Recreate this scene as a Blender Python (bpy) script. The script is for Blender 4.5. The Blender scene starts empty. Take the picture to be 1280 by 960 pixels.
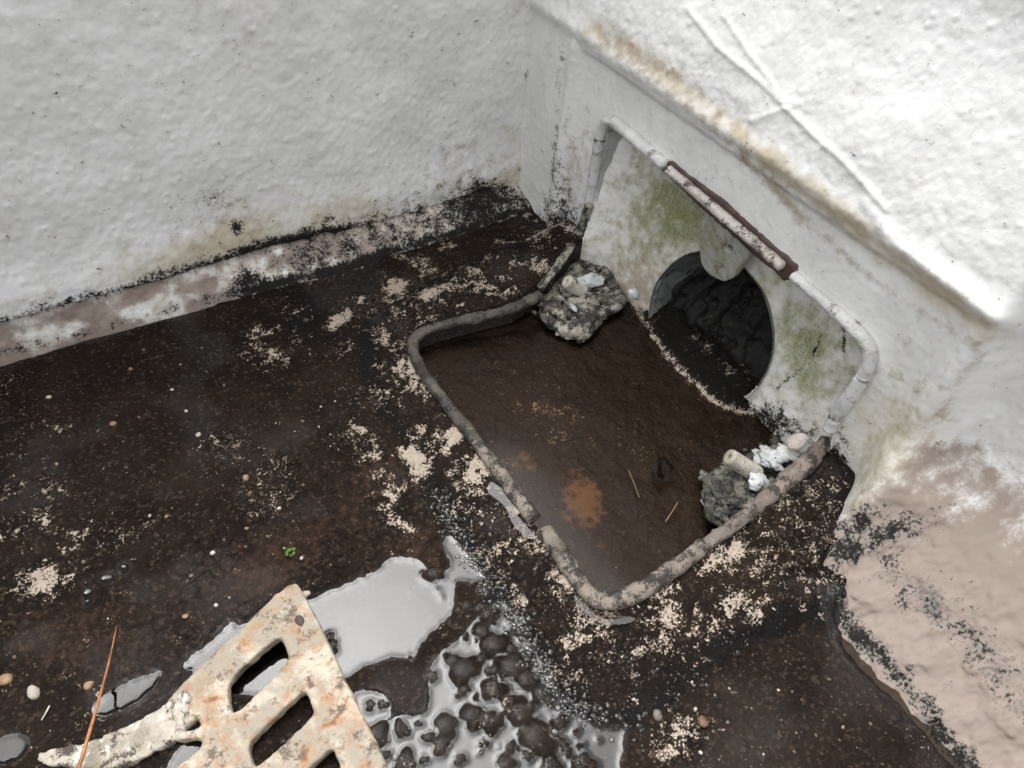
import bpy, bmesh, math, random
import numpy as np
from mathutils import Matrix, Vector

# ------------------------------------------------------------------ camera / light
CAM = np.array([-0.4732, -0.4854, 0.4942]); YAW, PITCH, ROLL, FPX = 0.8904, 0.8245, 0.1165, 990.54
FW = np.array([math.cos(PITCH)*math.cos(YAW), math.cos(PITCH)*math.sin(YAW), -math.sin(PITCH)])
_r = np.array([math.sin(YAW), -math.cos(YAW), 0.0]); _u = np.cross(_r, FW)
RT = math.cos(ROLL)*_r + math.sin(ROLL)*_u
UP = -math.sin(ROLL)*_r + math.cos(ROLL)*_u

scene = bpy.context.scene
C = scene.collection
cd = bpy.data.cameras.new('camera'); cam = bpy.data.objects.new('camera', cd); C.objects.link(cam)
M = Matrix(((RT[0], UP[0], -FW[0], CAM[0]), (RT[1], UP[1], -FW[1], CAM[1]), (RT[2], UP[2], -FW[2], CAM[2]), (0, 0, 0, 1)))
cam.matrix_world = M
cd.sensor_width = 36; cd.lens = FPX/1280*36; cd.clip_start = 0.02; cd.clip_end = 500
scene.camera = cam

SUN_EL, SUN_AZ = math.radians(68), math.radians(76)      # azimuth of the sun in the xy plane, counter-clockwise from +x
world = bpy.data.worlds.new('World'); scene.world = world; world.use_nodes = True
wn = world.node_tree; wn.nodes.clear()
sky = wn.nodes.new('ShaderNodeTexSky'); sky.sky_type = 'NISHITA'; sky.sun_disc = False
sky.sun_elevation = SUN_EL; sky.sun_rotation = math.pi/2 - SUN_AZ; sky.dust_density = 4; sky.air_density = 1.0
hs = wn.nodes.new('ShaderNodeHueSaturation'); hs.inputs['Saturation'].default_value = 0.10
bg = wn.nodes.new('ShaderNodeBackground'); bg.inputs['Strength'].default_value = 0.15
wo = wn.nodes.new('ShaderNodeOutputWorld')
wn.links.new(sky.outputs[0], hs.inputs['Color']); wn.links.new(hs.outputs[0], bg.inputs['Color']); wn.links.new(bg.outputs[0], wo.inputs['Surface'])
sd_ = bpy.data.lights.new('sun', 'SUN'); sd_.energy = 0.34; sd_.angle = math.radians(45); sd_.color = (1, .985, .965)
sun = bpy.data.objects.new('sun', sd_); C.objects.link(sun)
sdir = Vector((math.cos(SUN_EL)*math.cos(SUN_AZ), math.cos(SUN_EL)*math.sin(SUN_AZ), math.sin(SUN_EL)))
sun.rotation_euler = sdir.to_track_quat('Z', 'Y').to_euler()
vs = scene.view_settings; vs.view_transform = 'Standard'; vs.look = 'None'; vs.gamma = 1; vs.use_curve_mapping = False
vs.exposure = 1.48

# ------------------------------------------------------------------ geometry of the place (metres)
YL = 0.14          # painted face of the left parapet
XW = 0.042         # painted face of the right parapet
ZW = -0.034        # water level on the roof
ZS = -0.040        # water level in the sump
TOP = 0.44         # parapet top
rng = np.random.default_rng(7); random.seed(7)

def unp(px, n, d):
    v = FW + RT*(px[0]-640)/FPX + UP*(480-px[1])/FPX
    n = np.array(n, float); return CAM + v*((d - n@CAM)/(n@v))
def uz(px, z): return unp(px, (0, 0, 1), z)
def ux(px, x): return unp(px, (1, 0, 0), x)
def uy(px, y): return unp(px, (0, 1, 0), y)
RS = 0.095         # the drain's floor flange falls away from the wall
def ur(px, off=0.0): return unp(px, (-RS, 0, 1), off)
def proj(X, Y, Z):
    dx, dy, dz = X-CAM[0], Y-CAM[1], Z-CAM[2]
    w = dx*FW[0]+dy*FW[1]+dz*FW[2]; w = np.where(w < .05, .05, w)
    return 640+FPX*(dx*RT[0]+dy*RT[1]+dz*RT[2])/w, 480-FPX*(dx*UP[0]+dy*UP[1]+dz*UP[2])/w

# ------------------------------------------------------------------ noise and masks
def vnoise(x, y, seed=0):
    r = np.random.default_rng(seed); T = r.random((256, 256)).astype(np.float32)
    xi = np.floor(x).astype(np.int64); yi = np.floor(y).astype(np.int64)
    fx = (x-xi); fy = (y-yi); fx = fx*fx*fx*(fx*(6*fx-15)+10); fy = fy*fy*fy*(fy*(6*fy-15)+10)
    a = T[xi & 255, yi & 255]; b = T[(xi+1) & 255, yi & 255]; c = T[xi & 255, (yi+1) & 255]; d = T[(xi+1) & 255, (yi+1) & 255]
    return (a*(1-fx)+b*fx)*(1-fy)+(c*(1-fx)+d*fx)*fy
def fbm(x, y, size, seed=0, octv=4, gain=.5):
    s = 0; a = 1; t = 0; f = 1/size
    for k in range(octv):
        s = s+a*vnoise(x*f*1.0+.37*k*7+100, y*f+.71*k*5+100, seed*17+k); t += a; a *= gain; f *= 2.03
    return s/t
def cells(x, y, size, seed=0):
    """distance to nearest and second nearest jittered point, and the id of the nearest"""
    r = np.random.default_rng(seed); J = r.random((256, 256, 2))
    u = x/size+50; v = y/size+50; xi = np.floor(u).astype(int); yi = np.floor(v).astype(int)
    d1 = np.full(u.shape, 9.); d2 = np.full(u.shape, 9.); idd = np.zeros(u.shape)
    for i in (-1, 0, 1):
        for j in (-1, 0, 1):
            p = J[(xi+i) & 255, (yi+j) & 255]
            d = np.hypot(xi+i+p[..., 0]-u, yi+j+p[..., 1]-v)
            near = d < d1
            d2 = np.where(near, d1, np.minimum(d2, d)); idd = np.where(near, p[..., 0], idd); d1 = np.minimum(d1, d)
    return d1*size, d2*size, idd
def ss(e0, e1, x):
    t = np.clip((x-e0)/(e1-e0), 0, 1); return t*t*(3-2*t)
def dline(px, py, pts):
    d = np.full(px.shape, 1e9)
    for (ax, ay), (bx, by) in zip(pts[:-1], pts[1:]):
        vx, vy = bx-ax, by-ay; t = np.clip(((px-ax)*vx+(py-ay)*vy)/(vx*vx+vy*vy), 0, 1)
        d = np.minimum(d, np.hypot(px-ax-t*vx, py-ay-t*vy))
    return d
def sdpoly(px, py, pts):
    """signed distance, positive inside"""
    pts = list(pts); d = dline(px, py, pts+pts[:1]); ins = np.zeros(px.shape, bool)
    for (ax, ay), (bx, by) in zip(pts, pts[1:]+pts[:1]):
        if ay == by: continue
        c = ((ay > py) != (by > py)) & (px < (bx-ax)*(py-ay)/(by-ay)+ax); ins ^= c
    return np.where(ins, d, -d)
def yon(px, pts):                                   # polyline y at px
    return np.interp(px, [p[0] for p in pts], [p[1] for p in pts])
def blobs(px, py, L):
    m = np.zeros(px.shape)
    for (cx, cy, rx, ry, a, s) in L:
        ca, sa = math.cos(math.radians(a)), math.sin(math.radians(a))
        u = ((px-cx)*ca+(py-cy)*sa)/rx; v = (-(px-cx)*sa+(py-cy)*ca)/ry
        m = np.maximum(m, s*np.exp(-(u*u+v*v)*.8))
    return m
def lines(dense0, dense1, step, lo, hi):
    a = [dense0]; s = step
    while a[-1] > lo+1e-9: s *= 1.35; a.append(max(lo, a[-1]-s))
    b = [dense1]; s = step
    while b[-1] < hi-1e-9: s *= 1.35; b.append(min(hi, b[-1]+s))
    n = max(2, int(round((dense1-dense0)/step)))
    return np.unique(np.concatenate([a, np.linspace(dense0, dense1, n+1), b]))

# ------------------------------------------------------------------ objects
def link(name, me, mat, parent=None):
    o = bpy.data.objects.new(name, me); C.objects.link(o)
    if mat is not None:
        me.materials.clear(); me.materials.append(mat)
    if parent is not None: o.parent = parent
    return o
def tag(o, label=None, cat=None, group=None, kind=None):
    if label: o['label'] = label
    if cat: o['category'] = cat
    if group: o['group'] = group
    if kind: o['kind'] = kind
    return o
def empty(name, loc, label, cat, group=None):
    o = bpy.data.objects.new(name, None); C.objects.link(o); o.location = loc; o.empty_display_size = .02
    return tag(o, label, cat, group)
def mesh_np(name, V, F, smooth=True, attrs=None):
    me = bpy.data.meshes.new(name); V = np.asarray(V, np.float32); F = np.asarray(F, np.int32)
    k = F.shape[1]
    me.vertices.add(len(V)); me.vertices.foreach_set('co', V.ravel())
    me.loops.add(F.size); me.loops.foreach_set('vertex_index', F.ravel())
    me.polygons.add(len(F)); me.polygons.foreach_set('loop_start', np.arange(0, F.size, k, dtype=np.int32))
    me.polygons.foreach_set('loop_total', np.full(len(F), k, np.int32))
    if smooth: me.polygons.foreach_set('use_smooth', np.ones(len(F), bool))
    for nm, A in (attrs or {}).items():
        at = me.attributes.new(nm, 'FLOAT_VECTOR', 'POINT'); at.data.foreach_set('vector', np.asarray(A, np.float32).ravel())
    me.update(calc_edges=True); me.validate(); return me
def grid_np(name, X, Y, Z, keep=None, attrs=None, flip=False):
    n, m = X.shape; V = np.stack([X, Y, Z], -1).reshape(-1, 3)
    i = np.arange(n*m).reshape(n, m)
    q = np.stack([i[:-1, :-1], i[1:, :-1], i[1:, 1:], i[:-1, 1:]], -1)
    if flip: q = q[..., ::-1]
    q = q.reshape(-1, 4) if keep is None else q[keep]
    if attrs: attrs = {k: np.stack(a, -1).reshape(-1, 3) for k, a in attrs.items()}
    used = np.unique(q); rm = np.full(n*m, -1); rm[used] = np.arange(len(used))
    return mesh_np(name, V[used], rm[q], True, {k: a[used] for k, a in (attrs or {}).items()})
def at_parent(o, p):                                   # world-built mesh under an Empty that stands somewhere
    o.parent = p; o.matrix_parent_inverse = Matrix.Translation(p.location).inverted(); return o
def smoothpts(pts, it=2, closed=False):
    P = np.array(pts, float)
    for _ in range(it):
        Q = np.roll(P, -1, 0) if closed else P[1:]
        A = P if closed else P[:-1]
        N = np.empty((2*len(A), P.shape[1])); N[0::2] = .75*A+.25*Q; N[1::2] = .25*A+.75*Q
        P = N if closed else np.vstack([P[:1], N, P[-1:]])
    return P
def resample(P, step):
    P = np.asarray(P, float); d = np.r_[0, np.cumsum(np.linalg.norm(np.diff(P, axis=0), axis=1))]
    n = max(3, int(d[-1]/step)); t = np.linspace(0, d[-1], n)
    return np.stack([np.interp(t, d, P[:, k]) for k in range(P.shape[1])], -1)
def tube(pts, rad, nseg=14, noise=0, nsize=.006, seed=1, flat=1.0, cap=True, step=.0022, taper=None):
    P = resample(pts, step); n = len(P); T = np.gradient(P, axis=0); T /= np.linalg.norm(T, axis=1)[:, None]
    ref = np.array([0, 0, 1.]) if abs(T[:, 2]).mean() < .8 else np.array([1., 0, 0])
    U = np.cross(T, ref); U /= np.linalg.norm(U, axis=1)[:, None]; W = np.cross(U, T)
    a = np.linspace(0, 2*math.pi, nseg, endpoint=False); s = np.arange(n)*step
    A, S = np.meshgrid(a, s)
    R = np.full((n, nseg), rad)
    if taper is not None: R = R*np.interp(np.linspace(0, 1, n), np.linspace(0, 1, len(taper)), taper)[:, None]
    if noise:
        R = R*(1+noise*2*(fbm(S, np.cos(A)*rad*2+np.sin(A)*rad*3, nsize, seed, 4)-.5)+noise*1.4*(fbm(S, 0*S, nsize*5, seed+1, 2)-.5))
    V = P[:, None]+R[..., None]*(np.cos(A)[..., None]*U[:, None]+flat*np.sin(A)[..., None]*W[:, None])
    V = V.reshape(-1, 3); F = []
    i = np.arange(n*nseg).reshape(n, nseg); j = np.roll(i, -1, 1)
    F = np.stack([i[:-1], j[:-1], j[1:], i[1:]], -1).reshape(-1, 4)
    if cap:
        V = np.vstack([V, P[0]-T[0]*rad*.35, P[-1]+T[-1]*rad*.35]); c0, c1 = n*nseg, n*nseg+1
        f0 = np.stack([j[0], i[0], np.full(nseg, c0), np.full(nseg, c0)], -1)
        f1 = np.stack([i[-1], j[-1], np.full(nseg, c1), np.full(nseg, c1)], -1)
        return V, [tuple(f) for f in F]+[tuple(f[:3]) for f in f0]+[tuple(f[:3]) for f in f1]
    return V, [tuple(f) for f in F]
def mesh_py(name, V, F, smooth=True):
    me = bpy.data.meshes.new(name); me.from_pydata([tuple(map(float, v)) for v in V], [], [tuple(map(int, f)) for f in F])
    if smooth: me.polygons.foreach_set('use_smooth', np.ones(len(me.polygons), bool))
    me.update(); return me
def join(parts):
    V, F, k = [], [], 0
    for v, f in parts:
        V += [tuple(p) for p in v]; F += [tuple(i+k for i in g) for g in f]; k += len(v)
    return V, F
def remesh(me, voxel):
    o = bpy.data.objects.new('tmp', me); C.objects.link(o)
    m = o.modifiers.new('r', 'REMESH'); m.mode = 'VOXEL'; m.voxel_size = voxel; m.use_smooth_shade = True
    s = o.modifiers.new('s', 'SMOOTH'); s.iterations = 3; s.factor = .5
    dg = bpy.context.evaluated_depsgraph_get(); r = bpy.data.meshes.new_from_object(o.evaluated_get(dg))
    bpy.data.objects.remove(o); bpy.data.meshes.remove(me); return r
def roughen(me, amp, size, seed=1, octv=4):
    n = len(me.vertices); v = np.empty(n*3, np.float32); me.vertices.foreach_get('co', v); v = v.reshape(-1, 3)
    nn = np.empty(n*3, np.float32); me.vertex_normals.foreach_get('vector', nn); nn = nn.reshape(-1, 3)
    d = fbm(v[:, 0]+v[:, 2]*.7, v[:, 1]-v[:, 2]*.6, size, seed, octv)-.5
    v = v+nn*(d*2*amp)[:, None]; me.vertices.foreach_set('co', v.ravel().astype(np.float32)); me.update(); return me
def slab(name, outline, holes, frame, thick, bevel=.001, voxel=.0012, amp=.0006, size=.006, seed=1):
    """outline and holes in the frame's plane, extruded along its normal; frame=(origin,u,v,n)"""
    O, U, Vv, N = frame
    cu = bpy.data.curves.new(name, 'CURVE'); cu.dimensions = '2D'; cu.fill_mode = 'BOTH'; cu.extrude = thick/2-bevel; cu.bevel_depth = bevel; cu.bevel_resolution = 1
    for ring in [outline]+holes:
        sp = cu.splines.new('POLY'); sp.points.add(len(ring)-1); sp.use_cyclic_u = True
        for p, (a, b) in zip(sp.points, ring): p.co = (a, b, 0, 1)
    o = bpy.data.objects.new('tmp', cu); C.objects.link(o)
    dg = bpy.context.evaluated_depsgraph_get(); me = bpy.data.meshes.new_from_object(o.evaluated_get(dg)); bpy.data.objects.remove(o); bpy.data.curves.remove(cu)
    me.transform(Matrix(((U[0], Vv[0], N[0], O[0]), (U[1], Vv[1], N[1], O[1]), (U[2], Vv[2], N[2], O[2]), (0, 0, 0, 1))))
    bm = bmesh.new(); bm.from_mesh(me); bmesh.ops.remove_doubles(bm, verts=bm.verts, dist=1e-6); bmesh.ops.recalc_face_normals(bm, faces=bm.faces); bm.to_mesh(me); bm.free()
    me = roughen(remesh(me, voxel), amp, size, seed); return roughen(me, amp*.35, size*.3, seed+5, 3)
def plane_frame(P0, P1, P2):
    P0, P1, P2 = map(np.asarray, (P0, P1, P2)); u = P1-P0; u = u/np.linalg.norm(u); n = np.cross(u, P2-P0); n = n/np.linalg.norm(n)
    if n@(CAM-P0) < 0: n = -n
    return P0, u, np.cross(n, u), n
def on_frame(px, fr):
    O, U, V, N = fr; p = unp(px, N, N@O)-O; return (p@U, p@V)
def dome_vf(c, r, h=.6, ns=12, nr=5, n=None, full=False):
    """cap of a sphere, base at c, r base radius, h height/r"""
    V, F = [], []
    for i in range(nr):
        a = (i/nr)*math.pi/2
        for j in range(ns):
            b = 2*math.pi*j/ns; V.append((c[0]+r*math.cos(a)*math.cos(b), c[1]+r*math.cos(a)*math.sin(b), c[2]+h*r*math.sin(a)))
    V.append((c[0], c[1], c[2]+h*r))
    for i in range(nr-1):
        for j in range(ns):
            k = (j+1) % ns; F.append((i*ns+j, i*ns+k, (i+1)*ns+k, (i+1)*ns+j))
    for j in range(ns): F.append(((nr-1)*ns+j, (nr-1)*ns+(j+1) % ns, nr*ns))
    return V, F
def lump_mesh(name, c, r, seed, sub=3, amp=.3, size=.006, scale=(1, 1, .6)):
    bm = bmesh.new(); bmesh.ops.create_icosphere(bm, subdivisions=sub, radius=1); V = np.array([v.co[:] for v in bm.verts])
    d = fbm(V[:, 0]*r+V[:, 2]*r*.7+seed, V[:, 1]*r-V[:, 2]*r*.5, size, seed, 4)-.5
    V = V*(1+2*amp*d)[:, None]*r*np.array(scale)+np.array(c)
    for v, p in zip(bm.verts, V): v.co = p
    me = bpy.data.meshes.new(name); bm.to_mesh(me); bm.free(); me.polygons.foreach_set('use_smooth', np.ones(len(me.polygons), bool)); return me

# ------------------------------------------------------------------ materials
class NT:
    def __init__(s, name):
        s.m = bpy.data.materials.new(name); s.m.use_nodes = True; s.t = s.m.node_tree; s.t.nodes.clear()
        s.out = s.t.nodes.new('ShaderNodeOutputMaterial'); s.geo = s.t.nodes.new('ShaderNodeNewGeometry')
    def n(s, k, **kw):
        o = s.t.nodes.new(k)
        for a, b in kw.items(): setattr(o, a, b)
        return o
    def put(s, sock, v):
        if hasattr(v, 'is_output'): s.t.links.new(v, sock)
        elif isinstance(v, (tuple, list)): sock.default_value = tuple(v)+((1,) if len(v) == 3 and len(sock.default_value) == 4 else ())
        else: sock.default_value = v
    def math(s, op, a, b=0.0, c=None, clamp=False):
        o = s.n('ShaderNodeMath', operation=op, use_clamp=clamp); s.put(o.inputs[0], a); s.put(o.inputs[1], b)
        if c is not None: s.put(o.inputs[2], c)
        return o.outputs[0]
    def noise(s, scale, detail=4, rough=.55, dist=0.0, vec=None):
        o = s.n('ShaderNodeTexNoise'); s.put(o.inputs['Vector'], vec or s.geo.outputs['Position'])
        for k, v in (('Scale', scale), ('Detail', detail), ('Roughness', rough), ('Distortion', dist)): o.inputs[k].default_value = v
        return s.math('MULTIPLY_ADD', o.outputs['Fac'], 1.9, -.45, clamp=True)
    def voro(s, scale, feature='F1', out='Distance', vec=None):
        o = s.n('ShaderNodeTexVoronoi', feature=feature); s.put(o.inputs['Vector'], vec or s.geo.outputs['Position']); o.inputs['Scale'].default_value = scale
        return o.outputs[out]
    def attr(s, name):
        a = s.n('ShaderNodeAttribute', attribute_name=name); x = s.n('ShaderNodeSeparateXYZ'); s.t.links.new(a.outputs['Vector'], x.inputs[0]); return x.outputs
    def step(s, v, lo, hi, a=0.0, b=1.0):
        o = s.n('ShaderNodeMapRange', interpolation_type='SMOOTHSTEP'); s.put(o.inputs[0], v)
        for i, x in zip((1, 2, 3, 4), (lo, hi, a, b)): s.put(o.inputs[i], x)
        return o.outputs[0]
    def mix(s, f, a, b, mode='MIX'):
        o = s.n('ShaderNodeMix', data_type='RGBA', blend_type=mode); s.put(o.inputs[0], f); s.put(o.inputs[6], a); s.put(o.inputs[7], b); return o.outputs[2]
    def stain(s, base, mask, col, nz, amt=.6, lo=.42, hi=.6):
        """mask 0..1 broken up by a noise"""
        v = s.math('ADD', mask, s.math('MULTIPLY', s.math('SUBTRACT', nz, .5), amt)); return s.mix(s.step(v, lo, hi), base, col)
    def bump(s, h, strength, dist, prev=None):
        o = s.n('ShaderNodeBump'); s.put(o.inputs['Height'], h); o.inputs['Strength'].default_value = strength; o.inputs['Distance'].default_value = dist
        if prev is not None: s.t.links.new(prev, o.inputs['Normal'])
        return o.outputs[0]
    def bsdf(s, col, rough, normal=None, spec=.5, metal=0.0, coat=0.0, coatr=.08):
        o = s.n('ShaderNodeBsdfPrincipled'); s.put(o.inputs['Base Color'], col); s.put(o.inputs['Roughness'], rough)
        s.put(o.inputs['Specular IOR Level'], spec); s.put(o.inputs['Metallic'], metal); s.put(o.inputs['Coat Weight'], coat); o.inputs['Coat Roughness'].default_value = coatr
        if normal is not None: s.t.links.new(normal, o.inputs['Normal'])
        s.t.links.new(o.outputs[0], s.out.inputs[0]); return s.m

def wall_material():
    s = NT('old white paint'); a, b = s.attr('ma'), s.attr('mb')       # a: black mould and painted lip shadow, pink mortar, green; b: yellow, brown, bare
    n1 = s.noise(14, 5); n2 = s.noise(90, 5, .65); n3 = s.noise(420, 4, .7); n4 = s.noise(1300, 3, .6)
    c = s.mix(s.step(n1, .3, .7), (.76, .758, .742), (.68, .678, .66))
    c = s.mix(s.step(n2, .52, .78, 0, .35), c, (.60, .585, .55))
    c = s.stain(c, b[0], (.52, .46, .34), n2, .5, .2, 1.1)
    c = s.stain(c, b[1], (.40, .34, .27), n2, .8, .3, .95)
    c = s.stain(c, a[2], (.27, .275, .16), n2, .6, .2, 1.2)
    c = s.stain(c, s.math('MULTIPLY', a[2], .8), (.17, .175, .065), n3, .9, .6, 1.1)
    c = s.stain(c, s.math('MULTIPLY', a[1], .55), (.42, .37, .325), n3, .8, .2, .6)
    c = s.stain(c, a[1], (.27, .215, .18), n2, .5, .25, .9)
    c = s.stain(c, b[2], (.13, .115, .11), n3, .9, .40, .75)
    blk = s.math('ADD', s.math('MULTIPLY', n3, .55), s.math('MULTIPLY', n2, .45))
    c = s.stain(c, a[0], (.20, .185, .165), blk, 1.6, .30, .75)
    c = s.stain(c, a[0], (.015, .0135, .0115), blk, 2.2, .46, .82)
    sp = s.step(s.voro(150), .13, .06); spk = s.math('MULTIPLY', sp, s.step(s.noise(30, 2), .78, .88))
    c = s.mix(s.math('MULTIPLY', spk, .6), c, (.2, .19, .17))
    nb = s.bump(n2, .16, .0010); nb = s.bump(n3, .32, .0005, nb); nb = s.bump(n4, .3, .00025, nb)
    return s.bsdf(c, s.step(a[0], .3, .7, .55, .7), nb, s.step(a[0], .3, .7, .35, .12))
def ground_material():
    s = NT('wet roof silt'); a, b = s.attr('ma'), s.attr('mb')         # a: pale mineral crust, wetness, black; b: reddish, tan silt, fine speckle
    n1 = s.noise(22, 5); n2 = s.noise(130, 5, .65); n3 = s.noise(520, 4, .7); n4 = s.noise(1700, 2)
    c = s.mix(s.step(n1, .3, .7), (.0155, .0108, .0078), (.009, .0067, .0055))
    c = s.mix(s.step(n3, .45, .9, 0, .7), c, (.032, .022, .0155))
    vc = s.voro(420, out='Color'); sx = s.n('ShaderNodeSeparateXYZ'); s.t.links.new(vc, sx.inputs[0]); c = s.mix(s.step(sx.outputs[0], .80, .95, 0, .6), c, (.050, .035, .025)); c = s.mix(s.step(sx.outputs[1], .7, .9, 0, .7), c, (.010, .008, .007))
    c = s.stain(c, b[0], (.038, .022, .015), n2, 1.0, .45, 1.1)
    c = s.stain(c, b[1], (.15, .09, .047), n2, .9, .45, .95)
    c = s.stain(c, a[2], (.0085, .008, .0072), n2, 1.3, .35, .9)
    blk = s.math('ADD', s.math('MULTIPLY', n3, .55), s.math('MULTIPLY', n2, .45))
    c = s.stain(c, a[0], (.15, .115, .088), blk, 2.0, .48, .66)
    c = s.stain(c, a[0], s.mix(n3, (.24, .19, .15), (.44, .385, .315)), blk, 2.0, .60, .76)
    g = s.math('MULTIPLY', s.step(s.voro(230, out='Distance'), .2, .1), s.step(s.noise(75, 3, .7), .58, .70))
    c = s.mix(s.math('MULTIPLY', g, s.math('MULTIPLY', b[2], .8)), c, (.17, .13, .10))
    nb = s.bump(n2, .4, .0016); nb = s.bump(s.voro(330, 'F1'), .35, .0009, nb); nb = s.bump(n3, .4, .0006, nb); nb = s.bump(n4, .3, .0003, nb)
    return s.bsdf(c, s.step(a[1], .3, .95, .9, .25), nb, s.step(a[1], .3, .95, .06, .5))
def water_material(name, ior, tint=(.55, .5, .44), rough=0.0):
    s = NT(name); fr = s.n('ShaderNodeFresnel'); fr.inputs['IOR'].default_value = ior
    tr = s.n('ShaderNodeBsdfTransparent'); tr.inputs[0].default_value = tint+(1,)
    gl = s.n('ShaderNodeBsdfGlossy'); gl.inputs['Roughness'].default_value = rough; gl.inputs[0].default_value = (1, 1, 1, 1)
    mx = s.n('ShaderNodeMixShader'); s.t.links.new(fr.outputs[0], mx.inputs[0]); s.t.links.new(tr.outputs[0], mx.inputs[1]); s.t.links.new(gl.outputs[0], mx.inputs[2])
    s.t.links.new(mx.outputs[0], s.out.inputs[0]); return s.m
def cast_material(name, base, base2, dirt, dirt_amt, rust=None, rust_amt=0, white=None, white_amt=0, green_amt=0, spec=.35, rough=.55, bs=1.0):
    s = NT(name); n1 = s.noise(38, 5, .6); n2 = s.noise(170, 5, .68); n3 = s.noise(650, 4, .7)
    c = s.mix(s.step(n1, .35, .65), base, base2)
    c = s.mix(s.step(n3, .5, .75, 0, .4), c, tuple(x*.55 for x in base))
    if green_amt: c = s.mix(s.step(s.math('ADD', s.math('MULTIPLY', n1, .5), s.math('MULTIPLY', n2, .5)), .62-green_amt*.2, .75-green_amt*.2, 0, .75), c, (.20, .20, .07))
    if rust:
        r = s.math('ADD', s.math('MULTIPLY', s.noise(55, 5, .7, 1.5), .7), s.math('MULTIPLY', n2, .3))
        c = s.mix(s.step(r, .62-rust_amt*.25, 1.0-rust_amt*.22, 0, .9), c, rust)
        c = s.mix(s.step(r, .84-rust_amt*.2, 1.02-rust_amt*.2, 0, .8), c, tuple(x*.45 for x in rust))
    if white: c = s.mix(s.step(s.noise(75, 4, .6, .8), .62-white_amt*.25, .70-white_amt*.25), c, white)
    d = s.math('ADD', s.math('MULTIPLY', s.noise(62, 4, .6), .45), s.math('ADD', s.math('MULTIPLY', n2, .3), s.math('MULTIPLY', n3, .25)))
    c = s.mix(s.step(d, .68-dirt_amt*.3, .82-dirt_amt*.3), c, dirt)
    nb = s.bump(n2, .4*bs, .0013); nb = s.bump(n3, .4*bs, .0006, nb)
    return s.bsdf(c, rough, nb, spec)
def plain(name, col, rough=.5, spec=.4, var=.3, scale=200):
    s = NT(name); c = s.mix(s.step(s.noise(scale, 4, .6), .3, .7), col, tuple(x*(1-var) for x in col)); return s.bsdf(c, rough, s.bump(s.noise(scale*3, 3), .3, .0005), spec)

M_wall = wall_material(); M_ground = ground_material()
M_water = water_material('standing water', 1.43, (.45, .42, .38)); M_sump = water_material('silty sump water', 1.2, (.70, .60, .51), .16); M_bub = water_material('froth film', 1.4, (.9, .89, .87)); M_big = water_material('thin bubble film', 1.15, (.93, .92, .9)); M_film = water_material('thin water film', 1.35, (.6, .57, .53))
M_rim_white = cast_material('painted cast rim', (.60, .60, .585), (.52, .52, .50), (.20, .175, .15), .38, rust=(.22, .14, .10), rust_amt=.25)
M_rim_low = cast_material('pitted floor rim', (.25, .205, .175), (.16, .135, .115), (.04, .033, .028), .70, rust=(.22, .12, .09), rust_amt=.3, bs=1.5)
M_rim_rust = cast_material('worn cast rim', (.42, .37, .33), (.50, .47, .44), (.08, .06, .05), .55, rust=(.16, .09, .065), rust_amt=.4)
M_rim_floor = cast_material('silted cast rim', (.22, .185, .15), (.13, .11, .09), (.024, .021, .018), .78, green_amt=.15, bs=1.6)
M_rim_dark = cast_material('black silted rim', (.10, .085, .07), (.05, .045, .04), (.016, .015, .013), .75, green_amt=.1, bs=1.6)
M_lug = cast_material('crusted lug', (.36, .34, .29), (.20, .18, .15), (.028, .025, .022), .82, rust=(.22, .13, .075), rust_amt=.35, green_amt=.05, bs=2)
M_lugd = cast_material('black crusted lug', (.20, .19, .16), (.08, .075, .065), (.02, .019, .017), .85, green_amt=.05, bs=2)
M_white = cast_material('white lime crust', (.60, .62, .62), (.44, .46, .46), (.16, .15, .12), .42, bs=2)
M_stud = cast_material('threaded stud', (.46, .43, .37), (.30, .27, .22), (.08, .065, .05), .5)
M_grate = cast_material('flaking cast grate', (.43, .39, .31), (.28, .245, .19), (.11, .083, .062), .50, rust=(.33, .15, .055), rust_amt=.85, bs=1.0)
M_lip = cast_material('lime crusted lip', (.42, .38, .315), (.27, .235, .18), (.06, .047, .036), .62, rust=(.28, .14, .065), rust_amt=.4, white=(.54, .52, .47), white_amt=-.05, bs=1.4)
M_inner = cast_material('inner casting', (.40, .41, .39), (.33, .34, .32), (.10, .095, .085), .10, green_amt=.15)
M_rustgap = cast_material('bare rust', (.085, .055, .045), (.055, .036, .03), (.02, .015, .013), .3, rust=(.20, .10, .06), rust_amt=.25)
M_gunk = cast_material('black drain gunk', (.010, .009, .008), (.006, .0055, .005), (.07, .05, .04), .14, spec=.2, rough=.3, bs=1.6)
M_pipe = cast_material('pipe sheath', (.16, .165, .16), (.10, .105, .10), (.012, .012, .011), .45, rough=.35, spec=.5)
M_mortar = cast_material('grey mortar', (.15, .135, .13), (.09, .08, .078), (.035, .03, .028), .60, bs=2.2)
M_peb = [plain('pebble '+n, c, .6) for n, c in (('tan', (.30, .20, .11)), ('pale', (.48, .43, .36)), ('grey', (.16, .14, .12)), ('brown', (.13, .085, .05)))]
M_needle = plain('dry needle', (.36, .15, .055), .5, .4, .4, 120); M_green = plain('sprout', (.10, .22, .04), .5)
M_husk = plain('husk', (.06, .055, .05), .6); M_chip = plain('white chip', (.62, .62, .62), .3, .5)
M_dark = plain('dark hole', (.02, .015, .012), .7)

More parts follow.
